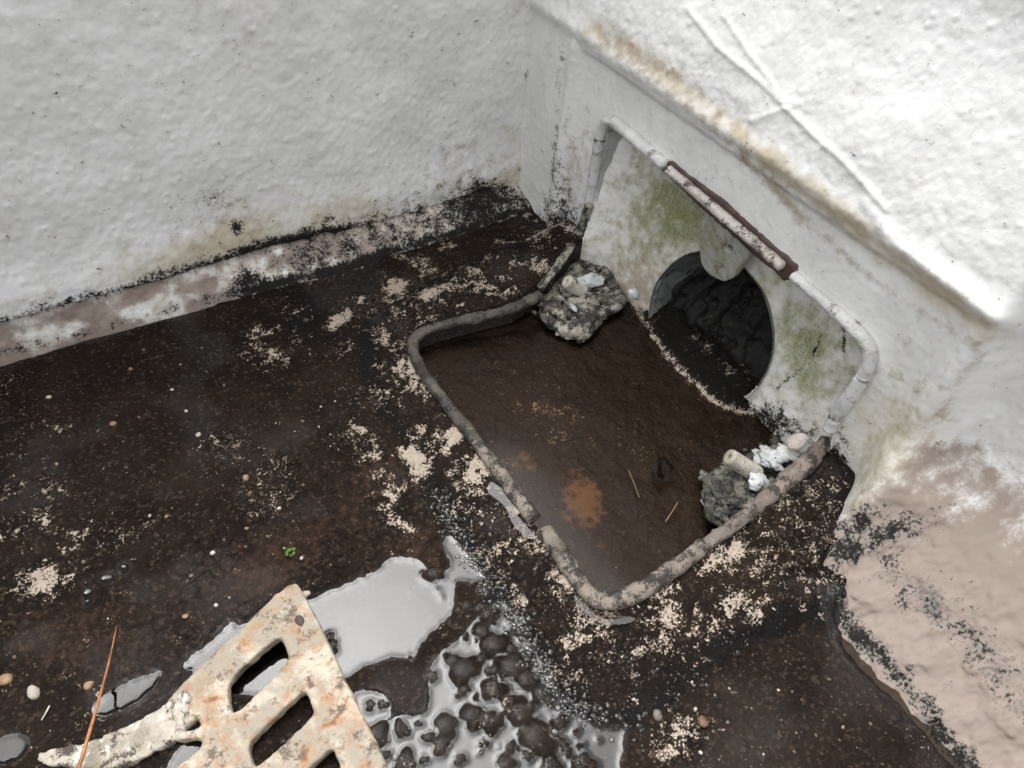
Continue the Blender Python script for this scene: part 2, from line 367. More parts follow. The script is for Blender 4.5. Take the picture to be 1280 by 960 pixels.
# ------------------------------------------------------------------ water outline traced from the sky reflection's edges; mud stands in for dark reflections
WPOLY = [
 [(222, 833), (262, 808), (284, 786), (288, 776), (296, 784), (310, 781), (362, 765), (400, 745), (420, 737), (450, 723), (477, 712), (483, 699), (523, 697), (530, 712), (542, 720), (563, 714), (565, 700), (552, 682), (560, 666), (583, 693), (606, 722), (592, 731), (575, 722), (563, 737), (568, 757), (557, 773), (527, 800), (522, 818), (510, 823), (490, 818), (430, 845), (350, 876), (318, 868), (280, 866), (250, 842)],
 [(112, 889), (130, 870), (165, 852), (195, 839), (203, 845), (190, 862), (160, 886), (125, 896)],
 [(-60, 935), (0, 925), (25, 917), (39, 925), (32, 945), (0, 955), (-60, 968)],
 [(436, 874), (455, 862), (482, 868), (489, 890), (480, 905), (505, 893), (520, 898), (540, 890), (536, 850), (546, 822), (572, 800), (592, 782), (610, 756), (636, 752), (650, 775), (668, 815), (690, 860), (712, 890), (745, 912), (786, 908), (776, 930), (772, 990), (470, 1000), (462, 930)],
 [(205, 965), (228, 928), (250, 905), (262, 925), (250, 945), (270, 990), (200, 1010)],
 [(1022, 748), (1034, 746), (1064, 784), (1098, 822), (1124, 846), (1152, 876), (1176, 908), (1216, 962), (1204, 966), (1166, 918), (1140, 884), (1112, 860), (1078, 828), (1050, 792)],
 [(-40, 456), (0, 445), (60, 430), (130, 412), (210, 392), (250, 383), (250, 387), (200, 399), (120, 420), (60, 437), (0, 453), (-40, 464)],
 [(125, 725), (133, 719), (145, 722), (140, 729), (130, 730)], [(151, 709), (157, 706), (162, 710), (157, 716), (151, 714)], [(105, 742), (112, 736), (119, 742), (115, 754), (106, 758), (109, 748)],
 [(106, 727), (112, 726), (111, 733), (106, 733)], [(820, 590), (828, 575), (836, 590), (830, 602)],
]
WBLOB = [(543, 716, 14), (605, 738, 17), (611, 768, 14), (603, 790, 14), (618, 806, 19), (581, 838, 21), (566, 826, 12), (642, 834, 22), (660, 850, 16), (617, 862, 17), (680, 868, 16), (652, 892, 18), (636, 876, 12), (590, 896, 17), (610, 902, 18), (502, 912, 12), (558, 908, 17), (551, 932, 13), (672, 923, 24), (700, 903, 12), (468, 922, 20), (463, 882, 8), (479, 881, 8), (507, 955, 17), (633, 957, 15), (690, 962, 19), (515, 825, 6), (414, 808, 11), (411, 797, 8), (547, 737, 3.4), (552, 746, 2.5), (583, 758, 9), (640, 812, 10), (612, 838, 8), (523, 905, 6), (730, 955, 16), (540, 845, 9), (705, 930, 7), (575, 868, 7), (595, 872, 6), (536, 922, 9), (660, 945, 8), (720, 915, 6), (748, 925, 4), (480, 945, 9), (530, 950, 7), (575, 950, 9), (605, 930, 7)]
WPOLY[5] = [(a-8, b+1) for a, b in WPOLY[5]]
WSM = [[tuple(t) for t in smoothpts(P, 2, True)] for P in WPOLY]
_rb = np.random.default_rng(3)
for _ in range(110):
    _p = (_rb.uniform(545, 735), _rb.uniform(760, 965))
    if _p[0] > 560+(_p[1]-760)*.2 and _p[0] < 640+(_p[1]-760)*.75: WBLOB.append((_p[0], _p[1], float(2.2+7*_rb.uniform()**2)))
def water_sd(px, py, X, Y):
    w = (fbm(X, Y, .010, 61, 3)-.5)*13
    s = np.full(px.shape, -999.)
    near = (px > -400) & (px < 1500) & (py > 300) & (py < 1300)
    p, q = px[near], py[near]; v = np.full(p.shape, -999.)
    for i, P in enumerate(WSM): v = np.maximum(v, sdpoly(p, q, P)+(3.2 if i == 5 else 1.8 if i == 6 else 0))
    v = v+w[near]*.42+((fbm(X[near], Y[near], .0035, 62, 2)-.5)*3.5)
    for (cx, cy, r) in WBLOB:
        a = np.arctan2(q-cy, p-cx); rr = r*(1+.17*np.sin(2*a+cx)+.12*np.sin(3*a+cy)+.08*np.sin(5*a+cx*2))
        v = np.minimum(v, np.hypot(p-cx, q-cy)-rr*(1.0 if r > 5 else .85))
    s[near] = v; return s

# bead of the drain's floor flange and the apron round it, traced on the flange's slope
BEAD_PX = [(716, 303), (690, 338), (640, 372), (560, 398), (524, 412), (514, 432), (528, 462), (560, 505), (610, 570), (665, 645), (715, 712), (742, 746), (768, 752), (800, 738), (860, 697), (930, 645), (985, 602), (1030, 556)]
INNER = [ur(p)[:2] for p in BEAD_PX]
INNER += [(0.012, -.318), (.075, -.318), (.075, .004), (0.0, .004)]
APRON_PX = [(640, 300), (560, 338), (470, 395), (455, 440), (470, 490), (510, 560), (545, 625), (600, 712), (650, 786), (690, 858), (722, 890), (765, 902), (800, 890), (850, 848), (920, 800), (1005, 762), (1050, 765), (1090, 700)]
APRON = [ur(p, -.006)[:2] for p in APRON_PX]+[(.1, -.37), (.1, .06)]

# ------------------------------------------------------------------ roof floor
gx = lines(-.66, .075, .00095, -2.6, .075); gy = lines(-.60, .175, .00095, -2.4, .175)
X, Y = np.meshgrid(gx, gy, indexing='ij')
px, py = proj(X, Y, np.full_like(X, ZW))
sdw = water_sd(px, py, X, Y)
f1 = fbm(X, Y, .045, 1, 4)-.5; f2 = fbm(X, Y, .009, 2, 4)-.5; f3 = fbm(X, Y, .0035, 3, 2)-.5
d1, d2, cid = cells(X+f2*.004, Y+f1*.006, .011, 5)
clod = ss(0, .0024, d2-d1)
lumpy = np.clip(ss(.02, .16, f1+.03)*.5+blobs(px, py, [(330, 680, 130, 90, -20, .9)]), 0, 1)*ss(-.05, .12, fbm(X, Y, .03, 9, 3)-.45)
mud = ZW+.0022+f1*.004+f2*.0030+f3*.0008+lumpy*(clod*.0028+cid*.0020-.0022)
bank = np.clip(-sdw*.00042, -.007, .0035)
Zf = np.where(sdw > -8, np.minimum(np.maximum(mud, ZW+.0006), ZW+bank), np.maximum(mud, ZW+.0006))
Zf = np.where(sdw > 0, ZW+bank-.0006, Zf)
# apron and sump of the drain
sa = sdpoly(X, Y, [tuple(p) for p in APRON]); si = sdpoly(X, Y, [tuple(p) for p in INNER])
sa = sa+(fbm(X, Y, .02, 8, 3)-.5)*.010
rimz = RS*X-.0035+f2*.0048+f1*.002+f3*.0022
apr = rimz-.0020*ss(0, .02, si*-1)
Zf = Zf+(apr-Zf)*ss(-.018, .016, sa)
MORT = [tuple(ur(p, .0)[:2]) for p in [(948, 645), (972, 622), (1000, 606), (1018, 598), (1046, 618), (1062, 640), (1074, 664), (1048, 682), (1030, 700), (1002, 708), (984, 720), (962, 702), (944, 668)]]
sm = sdpoly(X, Y, MORT)+(fbm(X, Y, .014, 19, 4)-.5)*.014
Zf = Zf+ss(-.003, .006, sm)*(.0075+f2*.007+(fbm(X, Y, .02, 20, 3)-.5)*.008)
silt = ZS-.004+f1*.006+f2*.0018+.010*ss(.03, .0, si)*0
silt = np.minimum(silt, ZS-.0012)
SHORE = [tuple(uz(p, ZS)[:2]) for p in [(785, 372), (798, 392), (812, 420), (838, 452), (868, 484), (905, 512), (940, 520), (975, 528)]]+[(.075, -.27), (.075, -.06)]
sh = sdpoly(X, Y, SHORE)+(fbm(X, Y, .012, 18, 4)-.5)*.010
silt = np.where(sh > -.006, np.maximum(silt, ZS+np.clip(sh*.55, -.01, .016)+f2*.006*ss(0, .01, sh)), silt)
Zf = Zf+(silt-Zf)*ss(-.001, .006, si)
# pale crusts, wetness, black film
r1 = fbm(X, Y, .022, 11, 5, .6); r2 = fbm(X, Y, .006, 12, 3, .6)
PALE = [(434, 388, 24, 11, -35, 1.15), (345, 425, 26, 18, -30, .75), (425, 432, 12, 10, 0, .7), (360, 400, 14, 9, 0, .7), (492, 362, 16, 8, -20, .95), (540, 378, 22, 9, -15, .8), (575, 350, 34, 14, -15, .6), (516, 570, 10, 22, -30, 1.5), (560, 552, 16, 16, 0, 1.1), (592, 585, 20, 24, 40, .85), (545, 528, 12, 10, 0, .7), (480, 496, 22, 14, 10, .85), (515, 470, 14, 28, -30, .85), (500, 440, 14, 18, 0, .8), (460, 540, 18, 9, 0, .8), (480, 610, 14, 40, -20, .55), (505, 655, 10, 18, 0, .6), (45, 615, 22, 12, 0, .85), (60, 625, 14, 10, 0, .6), (95, 680, 12, 22, 20, .8), (70, 650, 20, 20, 0, .6), (58, 726, 26, 12, -10, .95), (8, 670, 18, 12, 0, 1.0), (40, 545, 34, 14, -20, .6), (832, 768, 30, 24, -10, 1.05), (905, 768, 18, 12, -20, .95), (890, 785, 45, 12, -30, .9), (940, 770, 30, 10, -35, .8), (830, 805, 14, 10, 0, .7), (775, 860, 16, 14, 0, .6), (915, 700, 16, 12, 0, .95), (890, 715, 16, 12, 0, .8), (660, 690, 16, 30, -35, .55), (700, 740, 20, 30, -35, .6), (645, 640, 14, 20, -35, .6), (695, 300, 22, 30, 20, .85), (665, 265, 22, 22, 0, .7), (640, 300, 22, 10, 0, .5), (930, 560, 30, 14, 0, .25), (690, 500, 40, 20, 30, .3), (860, 905, 20, 30, 0, .45), (815, 945, 24, 12, 0, .5), (620, 900, 14, 8, 0, 0)]
# silt shore against the outlet's plate
pale = blobs(px, py, [(a, b, c*1.32, d*1.32, e, f) for a, b, c, d, e, f in PALE]); pale = np.clip(pale*.68+np.sqrt(pale)*((r1-.5)*2.6+(r2-.5)*1.1), 0, 1.3)
pale = np.maximum(pale, .62*ss(.50, .68, r1)*ss(-.01, .02, sa)*ss(.0, -.01, si))
pale = np.maximum(pale, .55*ss(.53, .70, r1)*ss(-.02, .05, Y)*ss(-.4, -.2, X))
pale = np.maximum(pale, .30*ss(.62, .78, fbm(X, Y, .05, 14, 5, .65)))
pale = np.maximum(pale, .56*ss(.52, .70, fbm(X, Y, .0045, 21, 3, .6))*ss(.46, .62, fbm(X, Y, .035, 22, 3))*ss(-.016, -.004, sa)*ss(0, -.004, si))
pale = np.where(sm > 0, .30+.5*(r2-.5), pale)
pale = pale*ss(6, -4, sdw)
wet = np.clip(.28+.35*ss(-9, 0, sdw)+.28*ss(.45, .65, fbm(X, Y, .08, 15, 3))+.08*ss(.012, 0, np.abs(sa)), 0, 1)
wet = wet*(1-.6*ss(.1, .5, pale))
wet = np.where(si > 0, np.where(sh > .002, .25, .7), wet)
black = .95*np.exp(-(np.minimum(np.abs(sa), 1)/.011)**2)+.55*np.exp(-((sa-.02)/.016)**2)*(r1 > .45)+blobs(px, py, [(385, 405, 40, 40, 0, .9), (640, 240, 90, 30, 0, 1), (1010, 640, 50, 40, 0, .7), (1040, 590, 30, 40, 0, .9), (900, 545, 60, 30, 0, .7)])
black = np.clip(black+ss(.002, .012, sh)*ss(0, .004, si), 0, 1)
pale = np.maximum(pale, (.85*np.exp(-((sh-.002)/.004)**2)+.35*ss(.5, .7, r1)*ss(0, .01, sh))*(.35+1.1*r1)*ss(0, .003, si))
red = blobs(px, py, [(340, 700, 190, 60, -30, .8), (520, 690, 60, 60, 0, .8), (100, 800, 130, 80, 0, .75), (430, 650, 60, 60, 0, .7), (470, 600, 80, 40, -30, .8), (700, 470, 90, 60, 0, .5), (920, 900, 120, 60, 0, .3)])
tan = blobs(px, py, [(732, 618, 30, 42, -15, 1.0), (655, 568, 26, 18, 30, .75), (700, 500, 70, 30, 30, .35), (850, 500, 60, 14, 40, .45), (750, 660, 30, 40, 0, .5)])*ss(-.002, .004, si)
spk = ss(-8, -30, sdw)*(.35+.65*ss(.4, .6, fbm(X, Y, .06, 16, 3)))*ss(0, -.01, si)
ground = link('roof_floor', grid_np('roof_floor', X, Y, Zf, None, {'ma': (pale, wet, black), 'mb': (red, tan, spk)}, flip=False), M_ground)
tag(ground, 'flat roof floor under black wet silt with pale mineral crusts', kind='structure')

# ------------------------------------------------------------------ standing water: a real sheet at its own level, rising a little where it meets things
wx = lines(-.66, .03, .0013, -2.6, .03); wy = lines(-.60, .16, .0013, -2.4, .16)
X, Y = np.meshgrid(wx, wy, indexing='ij'); px, py = proj(X, Y, np.full_like(X, ZW)); sd = water_sd(px, py, X, Y)
Zq = ZW+.00045*np.exp(-np.clip(sd, 0, 99)/2.2)+(fbm(X, Y, .02, 31, 2)-.5)*.00012
keep = (sd[:-1, :-1] > -6)
water = link('water', grid_np('water', X, Y, Zq, keep), M_water); tag(water, 'shallow standing rainwater reflecting the pale sky', kind='structure')
X, Y = np.meshgrid(np.linspace(-.26, .074, 120), np.linspace(-.34, .006, 120), indexing='ij')
keep = sdpoly(X, Y, [tuple(p) for p in INNER])[:-1, :-1] > -.004
sump = link('sump_water', grid_np('sump_water', X, Y, np.full_like(X, ZS)+(fbm(X, Y, .03, 33, 2)-.5)*.0002, keep), M_sump); tag(sump, 'still brown water in the drain sump', kind='structure')
def puddle(poly, off, i):
    P = smoothpts(poly, 2, True); W3 = np.array([ur(p, off) for p in P]); z = W3[:, 2].mean(); W3 = np.array([uz(p, z) for p in P])
    c = W3.mean(0); V = np.vstack([W3, c]); n = len(P)
    o = link('puddle', mesh_py('puddle', V, [(k, (k+1) % n, n) for k in range(n)]), M_film); return o
# ------------------------------------------------------------------ left parapet
LB = [(-400, 500), (0, 396), (100, 370), (200, 343), (300, 312), (420, 283), (520, 258), (600, 232), (660, 226), (760, 215)]   # lower edge of the paint
WL = [(-400, 540), (0, 448), (125, 417), (250, 384), (340, 362), (420, 345), (500, 316), (560, 302), (640, 272), (700, 268)]
gx = lines(-.62, .075, .0014, -2.6, .075); gz = lines(-.035, .33, .0014, -.06, TOP)
X, Z = np.meshgrid(gx, gz, indexing='ij'); px, py = proj(X, np.full_like(X, YL), Z)
lip = py-yon(px, LB)-(fbm(X, Z, .02, 41, 3)-.5)*7                       # px below the paint edge
n1 = fbm(X, Z, .09, 42, 4)-.5; n2 = fbm(X, Z*1.6, .018, 43, 4)-.5; n3 = fbm(X, Z, .006, 44, 3)-.5
rid = 1-2*np.abs(fbm(X+.02*n1, Z, .05, 45, 3)-.5); rid = ss(.90, 1, rid)*ss(-.05, .1, n1)
e1, e2, eid = cells(X, Z, .016, 46); pim = np.clip(1-e1/(.0008+.0022*eid), 0, 1)**.7*(eid > .72)
off = n1*.005+n2*.0011+n3*.0008+pim*.0008+(fbm(X, Z*.6, .0032, 56, 2)-.5)*.0007
off = off+.010*np.exp(-np.clip(lip+14, -400, 0)**2/900)*ss(30, -5, lip)*.5   # the paint swells above its edge
low = ss(-1, 3, lip)
Yy = YL-off*(1-low)-.004+low*.010
blk = .62*np.exp(-((lip+3)/9)**2)*ss(490, 400, px)+.42*np.exp(-np.clip(-lip, 0, 400)/22)*ss(120, 330, px)*(.5+fbm(X, Z, .03, 47, 3))  # mould, with the overhanging paint lip's shadow painted in as a dark line
blk = np.maximum(blk, blobs(px, py, [(605, 238, 34, 18, 10, 1.0), (570, 262, 40, 18, -30, .75), (660, 262, 60, 30, 10, .95), (690, 250, 30, 36, 0, .9), (292, 278, 10, 12, 0, .7), (270, 250, 40, 24, 0, .36), (410, 268, 10, 6, 0, .7), (370, 285, 20, 8, -20, .7), (80, 375, 14, 8, 0, .5), (500, 272, 26, 14, -25, .62), (655, 100, 4, 50, 4, .32), (690, 210, 14, 60, 0, .55), (512, 43, 4, 8, 20, .5), (150, 155, 5, 4, 0, .5), (590, 300, 80, 30, -20, .9)]))
blk = np.maximum(blk, .22*ss(.68, .78, fbm(X, Z, .012, 48, 4, .65)))
yel = .45*ss(.45, .7, fbm(X, Z, .1, 49, 3))+.30*ss(-140, 0, lip)+blobs(px, py, [(300, 270, 70, 40, -15, .4), (560, 270, 80, 30, -20, .5)])
brn = .36*ss(-90, 0, lip)*(.4+fbm(X, Z, .03, 50, 3))+blobs(px, py, [(560, 180, 60, 40, 0, .35), (280, 255, 60, 30, 0, .4)])
z0 = np.zeros_like(X)
pw = empty('parapet_wall', (-1.2, YL, -.05), 'left white parapet wall with a dark paint edge of mould and painted shadow above pink mortar', 'wall')
o = link('painted_face', grid_np('painted_face', X, Yy, Z, None, {'ma': (blk, ss(0, 4, lip)*.9, z0), 'mb': (np.clip(yel, 0, 1), np.clip(brn, 0, 1), z0)}), M_wall); at_parent(o, pw)
# mortar fillet along its foot
s_ = np.linspace(0, 1, 46); gx = lines(-.62, .06, .0014, -2.6, .06)
wl3 = np.array([uz((p, yon(p, WL)), ZW) for p in np.linspace(-330, 720, 90)]); ord_ = np.argsort(wl3[:, 0])
ywl = np.interp(gx, wl3[ord_, 0], wl3[ord_, 1]); 
lb3 = np.array([uy((p, yon(p, LB)), YL) for p in np.linspace(-330, 720, 90)]); ord_ = np.argsort(lb3[:, 0]); zlb = np.interp(gx, lb3[ord_, 0], lb3[ord_, 2])
X = np.repeat(gx[:, None], len(s_), 1); S = np.repeat(s_[None], len(gx), 0)
y0 = np.minimum(ywl, YL-.004)[:, None]; z1 = np.maximum(zlb, ZW+.016)[:, None]
Yf = y0-.006+(YL+.004-(y0-.006))*S; Zf2 = ZW-.008+(z1+.006-(ZW-.008))*(S**.62)
m1 = fbm(X, S*.05, .016, 51, 4)-.5; m2 = fbm(X, S*.05, .004, 52, 3)-.5
Zf2 = Zf2+m1*.006*np.sin(S*math.pi)+m2*.0022; Yf = Yf-m1*.007*np.sin(S*math.pi)
px, py = proj(X, Yf, Zf2); lo = py-yon(px, WL)
blk = .95*np.exp(-(np.clip(lo+6, -99, 99)/11)**2)*(.35+.75*ss(200, 330, px))*(.55+.9*fbm(X, S*.05, .02, 53, 3))
blk = np.maximum(blk, .70*ss(230, 430, px)*(.35+.9*fbm(X, S*.05, .018, 54, 4)))
blk = np.maximum(blk, blobs(px, py, [(310, 350, 18, 14, 0, 1), (390, 325, 50, 22, -20, .62), (600, 250, 60, 40, -20, 1.0), (660, 270, 60, 40, 0, .8), (500, 310, 60, 12, -18, .9), (0, 445, 60, 8, -15, .6)]))
blk = np.maximum(blk, .5*np.exp(-((py-yon(px, LB)-5)/6)**2))  # shadow under the overhanging paint edge, painted into the colour
whi = .8*np.exp(-(np.clip(lo+16, -99, 99)/10)**2)*(px < 420)
pink = .85*ss(.25, .6, fbm(X, S*.05, .05, 55, 4))*ss(560, 330, px)+.40-whi*.6
o = link('base_fillet', grid_np('base_fillet', X, Yf, Zf2, None, {'ma': (blk, pink, 0*X), 'mb': (.5+0*X, .3*ss(260, 480, px)+.5, 0*X)}), M_wall); at_parent(o, pw)
o['label'] = 'pinkish mortar fillet with a wet black edge'
def body(name, lo, hi, parent):
    bm = bmesh.new(); bmesh.ops.create_cube(bm, size=1, matrix=Matrix.Translation([(a+b)/2 for a, b in zip(lo, hi)]) @ Matrix.Diagonal([b-a for a, b in zip(lo, hi)]+[1]))
    bmesh.ops.bevel(bm, geom=bm.edges[:], offset=.008, segments=2, affect='EDGES')
    me = bpy.data.meshes.new(name); bm.to_mesh(me); bm.free(); o = link(name, me, M_wall); return at_parent(o, parent)
body('wall_core', (-2.6, YL+.012, -.06), (.25, YL+.16, TOP+.004), pw)

# ------------------------------------------------------------------ right parapet with the swollen block that carries the drain
gy = lines(-.66, .155, .0012, -2.4, .155); gz = lines(-.04, .36, .0012, -.06, TOP)
Yg, Z = np.meshgrid(gy, gz, indexing='ij')
n1 = fbm(Yg, Z, .09, 71, 4)-.5; n2 = fbm(Yg, Z*1.4, .016, 72, 4)-.5; n3 = fbm(Yg, Z, .005, 73, 3)-.5
wob = n1*.010
ztop = .188+.01*n1+.012*ss(-.1, -.36, Yg)*0
led = ss(.0, 1, np.clip((ztop+.145-Z)/.145, 0, 1))                       # 0 on the wall above, 1 on the block
end = ss(0, 1, np.clip((Yg+.398+.012*n1)/.032, 0, 1))
blockm = led*end
nose = np.exp(-((Z-ztop+.001)/.0085)**2)*end+np.exp(-((Yg+.366)/.012)**2)*led*ss(.03, .10, Z)*.35
nose = np.maximum(nose, .75*np.exp(-((Yg-.068)/.006)**2)*ss(.19, .17, Z))
step2 = .004*ss(.177, .168, Z)*ss(-.362, -.345, Yg)*ss(.062, .052, Yg)
Xr = XW-blockm*(XW-.002)-nose*.0045+step2
fil = np.clip(.075-Z, 0, .2)                                              # mortar fillet at the foot of the plain wall
filw = ss(-.345, -.40, Yg)
fx = 1.28*fil*ss(-.0, .04, fil)*filw
Xr = Xr-fx-(.010*n1*filw*ss(.09, .04, Z))
e1, e2, eid = cells(Yg, Z, .017, 76); pim = np.clip(1-e1/(.0004+.0026*eid), 0, 1)**.7*(eid > .6)
rid = 1-2*np.abs(fbm(Yg+.03*n1, Z, .06, 75, 3)-.5); rid = ss(.92, 1, rid)
# folds in the membrane above the ledge
px, py = proj(Xr, Yg, Z)
fold = np.exp(-(dline(px, py, [(860, 10), (900, 60), (950, 100), (1000, 150), (1060, 205), (1110, 260)])/4.5)**2)*.0016+np.exp(-(dline(px, py, [(1085, 250), (1120, 300), (1180, 350), (1240, 395), (1300, 420)])/10)**2)*.0022
fold = fold+np.exp(-(dline(px, py, [(1300, 570), (1230, 620), (1160, 655), (1090, 690)])/5)**2)*.0022+np.exp(-(dline(px, py, [(905, 20), (980, 125), (1000, 130), (940, 150)])/4)**2)*.0012
calm = 1-.45*blockm*ss(.175, .165, Z)
Xr = Xr-(n1*.005+n2*.0012+n3*.0009+(fbm(Yg, Z*.6, .0032, 57, 2)-.5)*.0007)*calm-pim*.0012*(.4+.6*(1-blockm))-fold
Xr = Xr-filw*ss(.08, .0, Z)*(n2*.008+n3*.003)
px, py = proj(Xr, Yg, Z)
ny = fbm(Yg, Z, .02, 77, 4)
yel = .95*np.exp(-(dline(px, py, [(745, 35), (830, 90), (930, 175), (1010, 235), (1090, 300), (1160, 360), (1235, 415)])/22)**2)*(.45+.9*ny)
yel = np.maximum(yel, blobs(px, py, [(1120, 560, 90, 110, 0, .75), (1250, 420, 60, 30, 30, .5), (1050, 60, 90, 60, 0, .25), (1100, 180, 200, 100, 30, .25)]))
brn = .85*np.exp(-(dline(px, py, [(760, 40), (810, 75), (870, 110), (900, 140)])/10)**2)*ny*1.5+.5*np.exp(-(dline(px, py, [(750, 50), (900, 165), (1010, 280), (1090, 350), (1215, 430)])/9)**2)+blobs(px, py, [(715, 220, 30, 90, 5, .55), (1000, 250, 120, 30, 38, .3), (1200, 470, 30, 80, 35, .35), (1130, 600, 40, 60, 35, .55), (1150, 660, 120, 40, 20, .5), (1100, 470, 50, 30, 30, .45)])
brn = np.maximum(brn, .6*np.exp(-(dline(px, py, [(1225, 440), (1150, 560), (1085, 645)])/14)**2))
grn = blobs(px, py, [(1090, 600, 40, 50, 0, .65), (1075, 640, 20, 24, 0, .9), (1120, 540, 36, 60, 30, .52), (1050, 560, 24, 50, 0, .45), (1070, 210, 120, 40, 35, .12)])
pink = filw*ss(.085, .03, Z-.02*n1-(ny-.5)*.04)*1.0
pink = np.maximum(pink*(.85+.5*ny), blobs(px, py, [(1060, 720, 60, 30, 20, .7), (1180, 850, 140, 60, 45, .75)]))
blk = blobs(px, py, [(1110, 665, 60, 22, -20, .72), (1060, 690, 30, 22, -20, .9), (1170, 760, 20, 60, -40, .56), (1130, 745, 12, 40, -40, .45), (1250, 850, 50, 30, 40, .5), (1220, 800, 30, 60, -40, .5), (1060, 660, 20, 20, 0, .8), (700, 285, 26, 40, 0, .85), (697, 250, 10, 70, 4, .55), (1045, 580, 14, 40, 10, .8), (1075, 655, 30, 16, -40, .9), (1115, 705, 16, 26, 40, .6)])
blk = np.maximum(blk, .9*np.exp(-(np.clip(dline(px, py, [(1020, 738), (1062, 780), (1100, 820), (1130, 850), (1166, 900), (1215, 960)])-2, 0, 99)/15)**2)*(.5+.8*ny))
blk = np.maximum(blk, .5*np.exp(-(dline(px, py, [(700, 60), (697, 130), (690, 240)])/7)**2)*ny*1.5)
blk = np.maximum(blk, .20*ss(.70, .80, fbm(Yg, Z, .010, 78, 4, .65))); pur = blobs(px, py, [(1165, 755, 22, 46, -35, .75), (1240, 830, 50, 40, 30, .55), (1270, 880, 30, 30, 0, .5)])
# the opening of the drain
OPN = [(.006, -.02), (-.318, -.02), (-.324, .02), (-.318, .112), (-.300, .120), (-.012, .134), (.002, .122)]
OPN_PX = [(770, 158), (834, 208), (905, 268), (985, 338), (1040, 385), (1078, 420), (1082, 445), (1060, 480), (1040, 520), (1032, 560), (700, 400), (712, 320), (738, 292), (744, 230), (756, 165)]
OPN = [tuple(ux(p, .0)[1:]) for p in OPN_PX[:10]]+[(-.325, -.09), (.010, -.09)]+[tuple(ux(p, .0)[1:]) for p in OPN_PX[12:]]
keep = ~(sdpoly(Yg, Z, OPN)[:-1, :-1] > 0)
pr = empty('parapet_wall', (XW, -1.1, -.05), 'right white parapet wall with a stained ledge block around the drain opening', 'wall')
o = link('painted_face', grid_np('painted_face', Xr, Yg, Z, keep, {'ma': (np.clip(blk, 0, 1), np.clip(pink, 0, 1), grn), 'mb': (np.clip(yel, 0, 1), np.clip(brn, 0, 1), pur)}, flip=True), M_wall); at_parent(o, pr)
body('wall_core', (XW+.10, -2.4, -.06), (XW+.20, YL+.010, TOP+.004), pr)
body('wall_top', (XW+.004, -2.4, TOP-.02), (XW+.098, YL+.008, TOP+.004), pr)
def patch(name, poly, z, thick, mat, parent, amp=.0016, size=.008, seed=3, voxel=.0013, n=None, bev=.0012):
    P3 = [uz(p, z) for p in poly]; fr = plane_frame(P3[0], P3[1], P3[2]) if n is None else n
    ring = smoothpts([on_frame(p, fr) for p in poly], 2, True)
    O, U, V, N = fr; fr2 = (O-N*thick/2, U, V, N)
    return link(name, slab(name, [tuple(r) for r in ring], [], fr2, thick, bev, voxel, amp, size, seed), mat, None)
# ------------------------------------------------------------------ the drain
drain = empty('roof_drain', (-.05, -.16, -.06), 'cast scupper drain with raised rims, open outlet hole and silted sump', 'drain')
def add(name, me, mat, label=None):
    o = link(name, me, mat); at_parent(o, drain)
    if label: o['label'] = label
    return o
def rim(pts3, r, mat, seed, noise=.16, flat=.8, label=None, taper=None):
    pts3 = [np.array(p)-np.array([0, 0, .0030 if abs(p[0]) > .0045 else 0]) for p in pts3]
    V, F = tube(smoothpts(pts3, 2), r, 16, noise, .005, seed, flat, taper=taper); return add('rim_bar', mesh_py('rim_bar', V, F), mat, label)
Xp = .0005
def up_(L, x=.0035): return [ux(p, x) for p in L]
rim(up_([(737, 262), (741, 232), (747, 195), (753, 158), (764, 148), (785, 165), (832, 206)]), .0068, M_rim_white, 1, label='white painted rim around the upper left of the opening', taper=[.9, 1, 1, 1, .95])
rim(up_([(836, 212), (870, 240), (910, 275), (950, 308), (978, 333)], .0015), .0052, M_rim_rust, 2, label='thin worn rim bar along the top of the opening')
rim(up_([(992, 344), (1030, 376), (1066, 408), (1088, 432), (1089, 456), (1068, 490), (1046, 518), (1038, 536)]), .0064, M_rim_white, 3, .18, label='white rim bending down the right side of the opening', taper=[.8, .85, .95, 1, 1.15, 1.2, 1.15])
rim(up_([(737, 255), (731, 275), (724, 293), (716, 303)], -.001), .0050, M_lug, 4, .3)
# bare rust between the bars
fr = plane_frame(ux((836, 205), .004), ux((990, 332), .004), ux((836, 150), .004))
ring = [(829, 203), (840, 203), (856, 217), (880, 235), (904, 251), (932, 278), (962, 304), (984, 322), (996, 333), (993, 348), (980, 350), (968, 338), (940, 316), (905, 284), (868, 252), (842, 226), (828, 213)]
me = slab('rust_strip', [on_frame(p, fr) for p in ring], [], (fr[0]-fr[3]*.0012, fr[1], fr[2], fr[3]), .004, .0008, .001, .0009, .004, 4); add('rust_strip', me, M_rustgap, 'rusty brown strip behind the thin rim bar')
# floor rim in its broken lengths
rim([ur(p) for p in [(716, 303), (704, 320), (690, 340), (676, 356)]], .0042, M_lug, 5, .3)
rim([ur(p) for p in [(676, 366), (640, 384), (590, 396), (550, 404), (526, 412), (515, 424), (516, 440), (528, 462), (560, 505), (596, 550)]], .0056, M_rim_dark, 6, .28, label='black silted rim around the far corner of the sump')
rim([ur(p) for p in [(596, 551), (615, 575), (640, 610), (668, 646)]], .0060, M_rim_floor, 7, .22)
rim([ur(p) for p in [(680, 660), (700, 688), (722, 722), (740, 746), (762, 753), (800, 738), (860, 697), (882, 680)]], .0066, M_rim_floor, 8, .2, label='grey brown rim turning the near corner of the sump')
rim([ur(p, .001) for p in [(880, 681), (930, 645), (985, 600), (1008, 578), (1036, 548)]], .0066, M_rim_low, 9, .3, label='pitted pinkish rim rising to the wall', taper=[.8, .95, 1.15, 1.1, .9])
